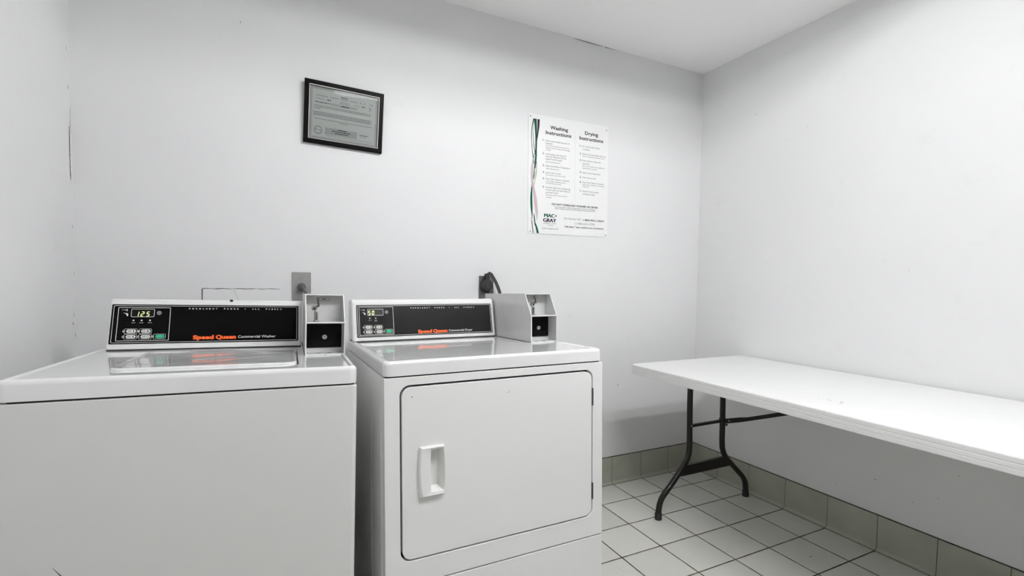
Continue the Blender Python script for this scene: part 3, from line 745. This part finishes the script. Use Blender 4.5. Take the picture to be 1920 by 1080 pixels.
# ------------------------------------------------------------ framed certificate
def certificate():
    FW, FH = .3105, .2480; dep = .018
    t = empty('picture_frame', (-2.0555, -.0078, 1.8075), (R(3.5), R(1.65), 0)); tag(t, 'certificate in a black frame hung high above the machines', 'framed certificate')
    mx = Matrix.Translation((-FW/2, 0, -FH/2)); sx, sy = FW/.313, FH/.250
    q = MB(mx); bw = .0190
    O = lambda i: [(i, i), (FW-i, i), (FW-i, FH-i), (i, FH-i)]
    def r3(i, y): return [(x, y, z) for x, z in O(i)]
    q.loft([r3(0, -.001), r3(0, -dep+.003), r3(.0025, -dep), r3(bw-.004, -dep), r3(bw-.0012, -dep+.0022)], 'frame', cap1=False)
    q.build('frame', t, angle=30)
    q = MB(mx); q.ring(O(bw-.0014), O(bw+.0004), -dep+.0020, -.006, 'fillet', 'y'); q.build('inner_edge', t, smooth=False)
    q = MB(mx); q.flat(O(bw-.0002), -.0062, 'cert', 'y')
    for i, w in ((.0215, .0018), (.0262, .0012), (.0300, .0006)): q.ring(O(i), O(i+w), -.0064, -.0063, 'ink_g', 'y')
    h = -.0066; rnd = random.Random(5); S = lambda p: (p[0]*sx, p[1]*sy)
    def bars(x0, x1, y, hgt, mat='ink_g', gap=.0018, lo=.003, hi=.010):
        x = x0
        while x < x1:
            w = min(rnd.uniform(lo, hi), x1-x)
            q.flat([S((x, y)), S((x+w, y)), S((x+w, y+hgt)), S((x, y+hgt))], h, mat, 'y'); x += w+gap
    for x in [.046+.0078*k for k in range(29)]:
        if rnd.random() > .18: q.flat([S((x, .1925)), S((x+.0030, .1925)), S((x+.0030, .1968)), S((x, .1968))], h, 'ink_g', 'y')
    bars(.140, .166, .2005, .0034, 'ink', .0016, .004, .006)
    bars(.044, .080, .1812, .0016); bars(.087, .102, .1806, .0034, 'ink')
    bars(.139, .172, .1826, .0016); bars(.134, .178, .1770, .0018); bars(.196, .214, .1795, .0016); bars(.223, .238, .1790, .0032, 'ink')
    bars(.042, .094, .1664, .0032, 'ink', .002, .005, .010)
    q.flat([S((.097, .1625)), S((.205, .1625)), S((.205, .1720)), S((.097, .1720))], h+.0001, 'cert_box', 'y')
    bars(.142, .173, .1650, .0036, 'ink', .0015)
    for y in (.1535, .1475): bars(.037, .262, y, .0020)
    bars(.037, .062, .1412, .0020)
    for y in (.1275, .1215, .1155): bars(.036, .264, y, .0022)
    bars(.039, .270, .1012, .0018); bars(.139, .169, .0950, .0016)
    q.flat([S((.0821, .0440)), S((.2088, .0440)), S((.2088, .0722)), S((.0821, .0722))], h+.0001, 'cert_box', 'y')
    bars(.1310, .1680, .0665, .0034, 'ink', .0018, .003, .007); bars(.1100, .1830, .0590, .0034, 'ink', .0018, .003, .007); bars(.1215, .1730, .0515, .0034, 'ink', .0018, .003, .007)
    bars(.2200, .2540, .0610, .0030, 'ink', .002, .003, .006); bars(.222, .245, .0540, .0012)
    bars(.085, .270, .0385, .0010)
    for r0, r1 in ((.0160, .0148), (.0138, .0130)):
        q.ring([S(p) for p in circ(.0550, .0570, r0)], [S(p) for p in circ(.0550, .0570, r1)], h, h+.0001, 'ink_g', 'y')
    q.flat([S(p) for p in circ(.0475, .0600, .0020, 10)], h, 'ink', 'y'); bars(.054, .066, .0560, .0016)
    q.ring([S(p) for p in circ(.2588, .1785, .0042)], [S(p) for p in circ(.2588, .1785, .0028)], h, h+.0001, 'ink_g', 'y'); bars(.253, .265, .1705, .0012)
    q.build('certificate', t, smooth=False)
    q = MB(mx); q.box((bw-.0002, -.0105, bw-.0002), (FW-bw+.0002, -.0088, FH-bw+.0002), 'glass'); q.build('glass', t, smooth=False)
certificate()

# ------------------------------------------------------------ instruction sign
def sign():
    t = empty('instruction_sign', (-1.1797, 0, 1.3804), (0, R(-.70), 0))
    tag(t, 'white laundry instruction sign with green and purple ribbons on back wall', 'sign')
    PW, PH = .490, .594
    MB().prism(rr(0, 0, PW, PH, .003, 3), -.0006, -.0030, 'sign', 'y').build('panel', t, smooth=False)
    h = -.0033; q = MB()
    def tx(s, a, b, y, size, mat='ink_g', bold=0.0): q.text(s, a, b, y, size, h, mat, 'y', bold=bold)
    tx('Washing', .1251, .2316, .5318, .0250, 'ink', .022); tx('Instructions', .0999, .2529, .5040, .0250, 'ink', .022)
    tx('Drying', .3378, .4222, .5318, .0250, 'ink', .022); tx('Instructions', .3038, .4564, .5030, .0250, 'ink', .022)
    q.text('Washing', .1251, .2316, .5318, .0250, h, 'ink', 'y', bold=.022)
    S1, S2, SN = .0118, .0092, .0150
    Lc = [('1.', .0829, .4674, SN), ('Add recommended amount of', .098, .4674, S1, .2414), ('detergent.', .0982, .4550, S1, .142),
          ('(Too much detergent may make the', .0992, .4444, S2, .2388), ('clothes hard to rinse and damage', .0994, .4333, S2, .2449), ('a load.)', .0995, .4229, S2, .129),
          ('2.', .0818, .4010, SN), ('Load washer and close lid', .0988, .4012, S1, .2196), ('securely. Machine will not', .0989, .3891, S1, .2227), ('operate with lid open.', .1001, .3762, S1, .1993), ('(Do not overload washer.)', .1021, .3624, S2, .1877),
          ('3.', .0834, .3408, SN), ('Select Cycle/Water Temperature.', .0995, .3415, S1, .2482), ('(see instructions)', .1035, .3288, S2, .1784),
          ('4.', .0838, .3070, SN), ('Insert coins or card.', .0999, .3078, S1, .1904), ('(Do not bend card or force coins)', .101, .2970, S2, .2181),
          ('5.', .0842, .2755, SN), ('Press "Start" Button if required.', .1003, .2762, S1, .2441), ('(To add soap to delicates, wait to', .1023, .2648, S2, .2225), ('fill and then press start)', .1024, .2550, S2, .1931),
          ('6.', .0837, .2340, SN), ('Indicator light is lit at beginning', .1008, .2338, S1, .2487), ('of each cycle and will remain lit', .1009, .2210, S1, .2479), ('until end of cycle.', .1011, .2080, S1, .1771), ('(Lid will unlock when cycle is', .1022, .1962, S2, .2304), ('complete)', .1023, .1845, S2, .1368),
          ('1.', .307, .4660, SN), ('Do not dry wash rubber', .322, .4664, S1, .4338), ('or plastics.', .3232, .4516, S1, .3715),
          ('2.', .3067, .4255, SN), ('Clean lint screen before each use', .3226, .4268, S1, .4727), ('(Do not operate dryer without screen.)', .3256, .4162, S2, .4679),
          ('3.', .3082, .3915, SN), ('Place clothes in dryer and', .3241, .3925, S1, .4409), ('close door.', .3243, .3768, S1, .3708), ('(Dry same kind garments together to', .3245, .3652, S2, .4698), ('obtain best results.)', .3238, .3536, S2, .4183),
          ('4.', .3082, .3294, SN), ('Select Cycle Temperature.', .3241, .3290, S1, .4411), ('5.', .3086, .3040, SN), ('Insert coins or card.', .3245, .3044, S1, .4114),
          ('6.', .308, .2784, SN), ('Press "Start" Button if required.', .3249, .2788, S1, .4655), ('(Dryer will stop whenever door is opened', .326, .2680, S2, .4647), ('during cycle)', .3262, .2575, S2, .366),
          ('7.', .3087, .2310, SN), ('At end of cycle, remove', .3256, .2320, S1, .43), ('clothing promptly.', .3268, .2175, S1, .407)]
    for it in Lc:
        if len(it) == 4: tx(it[0], it[1], it[1]+.0085, it[2], it[3], 'ink', .02)
        else: tx(it[0], it[1], it[4], it[2], it[3], 'ink_g', .0)
    tx('DO NOT OVERLOAD WASHER OR DRYER', .1379, .4263, .1500, .0128, 'ink', .03)
    tx('Not responsible for clothes damaged due to misuse or overloading.', .1561, .4093, .1390, .0088, 'ink', .0); tx('Refer to garment tags for special washing and drying instructions.', .1585, .4070, .1306, .0088, 'ink', .0)
    tx('For Service Call:', .2140, .3180, .0810, .0140, 'ink_g'); [tx('1-800-MAC-GRAY', .3315+k, .4697+k, .0795, .0135, 'ink') for k in (-.0005, 0, .0005)]
    tx('(1-800-622-4729)', .2796, .4070, .0580, .0145, 'ink_g', -.006); tx('Calls taken 7 days a week for your convenience.', .2157, .4667, .0398, .0112, 'ink', .025)
    tx('Intelligent Laundry', .0900, .1640, .0520, .0088); tx('Systems', .1179, .1494, .0434, .0080); tx('www.macgray.com', .0803, .1780, .0253, .0105)
    q.flat([(.4077, .0140), (.4784, .0140), (.4784, .0147), (.4077, .0147)], h, 'plate', 'y'); q.flat([(.2768, .186), (.2774, .186), (.2780, .546), (.2774, .546)], h, 'plate', 'y')
    q.build('lettering', t, smooth=False)
    q = MB()
    def fat(body, a, b, y, size, mat, d):      # heavy lettering: the outline laid down side by side
        for k in range(-2, 3): q.text(body, a+d+k*d/2, b-d+k*d/2, y, size, h-.00003*(k+2), mat, 'y')
    fat('MAC', .0918, .1565, .0850, .0265, 'logo_g', .0016); q.flat(circ(.1632, .0945, .0042, 14), h, 's_purple', 'y')
    fat('GRAY', .0868, .1655, .0612, .0265, 's_purple', .0016)
    o = q.build('logo', t, smooth=False); o['label'] = 'green and purple logo lettering'
    # ribbons, traced top to bottom: (x px, y px, width px) of a 180 x 1080 strip
    def P(u, v, w): # strip pixel -> sign coordinates
        s = v/1080.0; x = (.0113+(u-48)*.00066)*(1)+.0; return (x, .5990-.000570*v if v < 540 else .2912-(v-540)*.000574, w*.00070)
    def rib(pts, mat, hh):
        out = []
        for i in range(len(pts)-1):
            a, b, c, d = pts[max(i-1, 0)], pts[i], pts[i+1], pts[min(i+2, len(pts)-1)]
            for k in range(5):
                s = k/5; out.append(tuple(.5*((2*b[j])+(-a[j]+c[j])*s+(2*a[j]-5*b[j]+4*c[j]-d[j])*s*s+(-a[j]+3*b[j]-3*c[j]+d[j])*s**3) for j in range(3)))
        out.append(pts[-1]); q.ribbon([P(*p) for p in out], hh, mat, 'y')
    q = MB()
    rib([(76, 50, 7), (62, 130, 6), (58, 220, 5), (66, 330, 5), (74, 390, 8), (80, 440, 6)], 's_green', h)
    rib([(76, 60, 3), (72, 150, 3), (74, 220, 4), (84, 310, 6), (95, 380, 5), (102, 440, 4), (101, 510, 4), (92, 580, 3), (86, 620, 1)], 's_maroon', h-.0001)
    rib([(88, 50, 24), (94, 110, 19), (98, 200, 15), (98, 300, 13), (96, 380, 15), (90, 450, 13), (82, 520, 11), (76, 580, 5)], 's_green', h-.0002)
    rib([(88, 480, 5), (90, 530, 12), (88, 580, 9), (82, 630, 2)], 's_pale', h-.0003)
    rib([(118, 50, 18), (117, 110, 16), (111, 180, 9), (102, 250, 4), (94, 310, 4), (84, 360, 5)], 's_purple', h-.0004)
    rib([(84, 356, 5), (76, 395, 9), (70, 430, 13)], 's_grey', h-.0005)
    rib([(64, 620, 5), (60, 680, 12), (58, 740, 17), (60, 810, 17), (64, 870, 10), (68, 915, 2)], 's_green', h-.0005)
    rib([(70, 425, 12), (63, 490, 16), (64, 560, 17), (74, 640, 19), (88, 720, 24), (97, 790, 26), (104, 850, 20), (108, 900, 10), (109, 935, 1)], 's_mauve', h-.0006)
    rib([(60, 905, 3), (64, 950, 6), (70, 1000, 7), (76, 1044, 7)], 's_maroon', h-.0002)
    rib([(80, 870, 3), (85, 910, 9), (90, 960, 8), (92, 985, 2)], 's_green', h-.0003)
    rib([(95, 955, 3), (102, 985, 14), (110, 1015, 18), (116, 1044, 20)], 's_green', h-.0003)
    q.build('ribbons', t, smooth=False)
    for x, z in ((.0119, .5802), (.4770, .5738), (.0122, .0100), (.4790, .0090)):
        MB().lathe([(.0026, 0), (.0026, .0012), (.0012, .0020)], (x, -.003, z), (0, -1, 0), 'ink', 12).build('screw', t)
sign()

# ------------------------------------------------------------ folding table
def table():
    x0, x1, y0, y1, zt = -.7800, -.0120, -2.160, -.3300, .745
    cx, cy = (x0+x1)/2, (y0+y1)/2
    t = empty('folding_table', (cx, cy, 0)); tag(t, 'long white folding table with dark steel legs along the right wall', 'table')
    mx = Matrix.Translation((-cx, -cy, 0)); q = MB(mx)
    def rg(i, z): return [(x, y, z) for x, y in rr(x0+i, y0+i, x1-i, y1-i, .022, 8)]
    st = [(.030, zt-.030), (.012, zt-.030), (.0105, zt-.0455), (.0015, zt-.0460), (.0003, zt-.0440), (0, zt-.0330), (.0012, zt-.0320), (.0012, zt-.0306), (0, zt-.0296), (0, zt-.0196), (.0012, zt-.0186), (.0012, zt-.0172), (0, zt-.0162), (0, zt-.0062), (.0008, zt-.0030), (.0028, zt-.0008), (.0060, zt)]
    q.loft([rg(i, z) for i, z in st], 'tabletop'); top = q.build('tabletop', t, angle=50)
    q = MB(mx)
    for x, y, l, w in ((-.627, -1.175, .012, .0022), (-.636, -1.186, .010, .002), (-.6277, -1.218, .008, .004), (-.618, -1.213, .011, .0025), (-.650, -1.225, .010, .002), (-.642, -1.150, .006, .002), (-.66, -1.12, .008, .0012)):
        q.flat(rr(x-w/2, y-l/2, x+w/2, y+l/2, .0008, 2), zt+.0003, 'ink_g'); q.build('scuff_mark', top, smooth=False); q = MB(mx)
    def smoothpath(P, n=6):
        out = []
        for i in range(len(P)-1):
            a, b, c, d = (Vector(P[max(i-1, 0)]), Vector(P[i]), Vector(P[i+1]), Vector(P[min(i+2, len(P)-1)]))
            for k in range(n):
                s = k/n; out.append(.5*((2*b)+(-a+c)*s+(2*a-5*b+4*c-d)*s*s+(-a+3*b-3*c+d)*s**3))
        out.append(Vector(P[-1])); return out
    for sgn, yl in ((1, -.436), (-1, -2.054)):
        for path in ([(-.4900, .716), (-.4900, .55), (-.4860, .40), (-.4850, .330), (-.4920, .285), (-.5200, .238), (-.5900, .165), (-.6480, .110), (-.6680, .075), (-.6750, .035), (-.6755, .010)],
                     [(-.2590, .716), (-.2590, .55), (-.2560, .40), (-.2545, .320), (-.2460, .275), (-.2180, .232), (-.1480, .165), (-.0920, .112), (-.0700, .078), (-.0630, .038), (-.0625, .010)]):
            P = smoothpath([(x, yl, z) for x, z in path])
            q = MB(mx); q.tube([tuple(p) for p in P], .0138, 'leg', 16)
            q.lathe([(.0160, 0.0002), (.0168, .003), (.0165, .030), (.0150, .033), (.013, .033)], (path[-1][0], yl, 0), (0, 0, 1), 'rubber', 20)
            q.lathe([(.0035, 0), (.0030, .0016), (.001, .002)], (path[2][0]-.004, yl-.0134, .437), (0, -1, 0), 'nickel', 12)
            q.build('leg', t, angle=50)
        q = MB(mx); q.prism(rr(-.4880, .426, -.2560, .440, .005), yl-.006, yl+.006, 'leg', 'y'); q.build('upper_crossbar', t)
        q = MB(mx); q.prism([(-.545, .190), (-.525, .240), (-.212, .243), (-.195, .190)], yl-.010, yl+.010, 'leg', 'y'); q.build('lower_crossbar', t, bevel=.003)
        q = MB(mx); q.box((-.520, yl-.016, .706), (-.228, yl+.016, .7145), 'leg'); q.build('hinge_plate', t, bevel=.002)
        # folding brace running up to the underside
        s = -sgn; q = MB(mx); yb = yl
        q.lathe([(.0175, -.012), (.0185, -.010), (.0185, .010), (.0175, .012)], (-.2555, yb, .434), (0, 0, 1), 'leg', 20)
        A = [(yb+s*.016, .434, .013), (yb+s*.10, .463, .0125), (yb+s*.14, .476, .010), (yb+s*.55, .640, .010), (yb+s*.72, .7135, .0095)]
        rings = []
        for y, z, hh in A: rings.append([(-.262, y, z-hh), (-.248, y, z-hh), (-.248, y, z+hh), (-.262, y, z+hh)])
        q.loft(rings, 'leg'); q.lathe([(.0042, 0), (.0036, .002), (.001, .0026)], (-.262, yb+s*.045, .445), (-1, 0, 0), 'nickel', 12)
        q.lathe([(.0055, -.004), (.0055, .004)], (-.255, yb+s*.024, .417), (1, 0, 0), 'leg', 12)
        q.build('folding_brace', t, bevel=.0015, segs=2)
table()

# ------------------------------------------------------------ floor debris
q = MB(); q.tube([(-1.1052, -.6714, .0006), (-1.1020, -.682, .0022), (-1.0992, -.6937, .0008), (-1.094, -.699, .0006)], .0006, 'boxpaint', 6)
tag(q.build('thread_scrap'), 'tiny pale thread scrap on the floor tile beside the dryer', 'thread')
q = MB(); q.lathe([(.0022, 0.0002), (.0030, .0008), (.0012, .0022)], (-.3183, -.9509, 0), (0, 0, 1), 'ink', 8)
tag(q.build('dirt_crumb'), 'tiny dark crumb of dirt on the floor under the table', 'crumb')
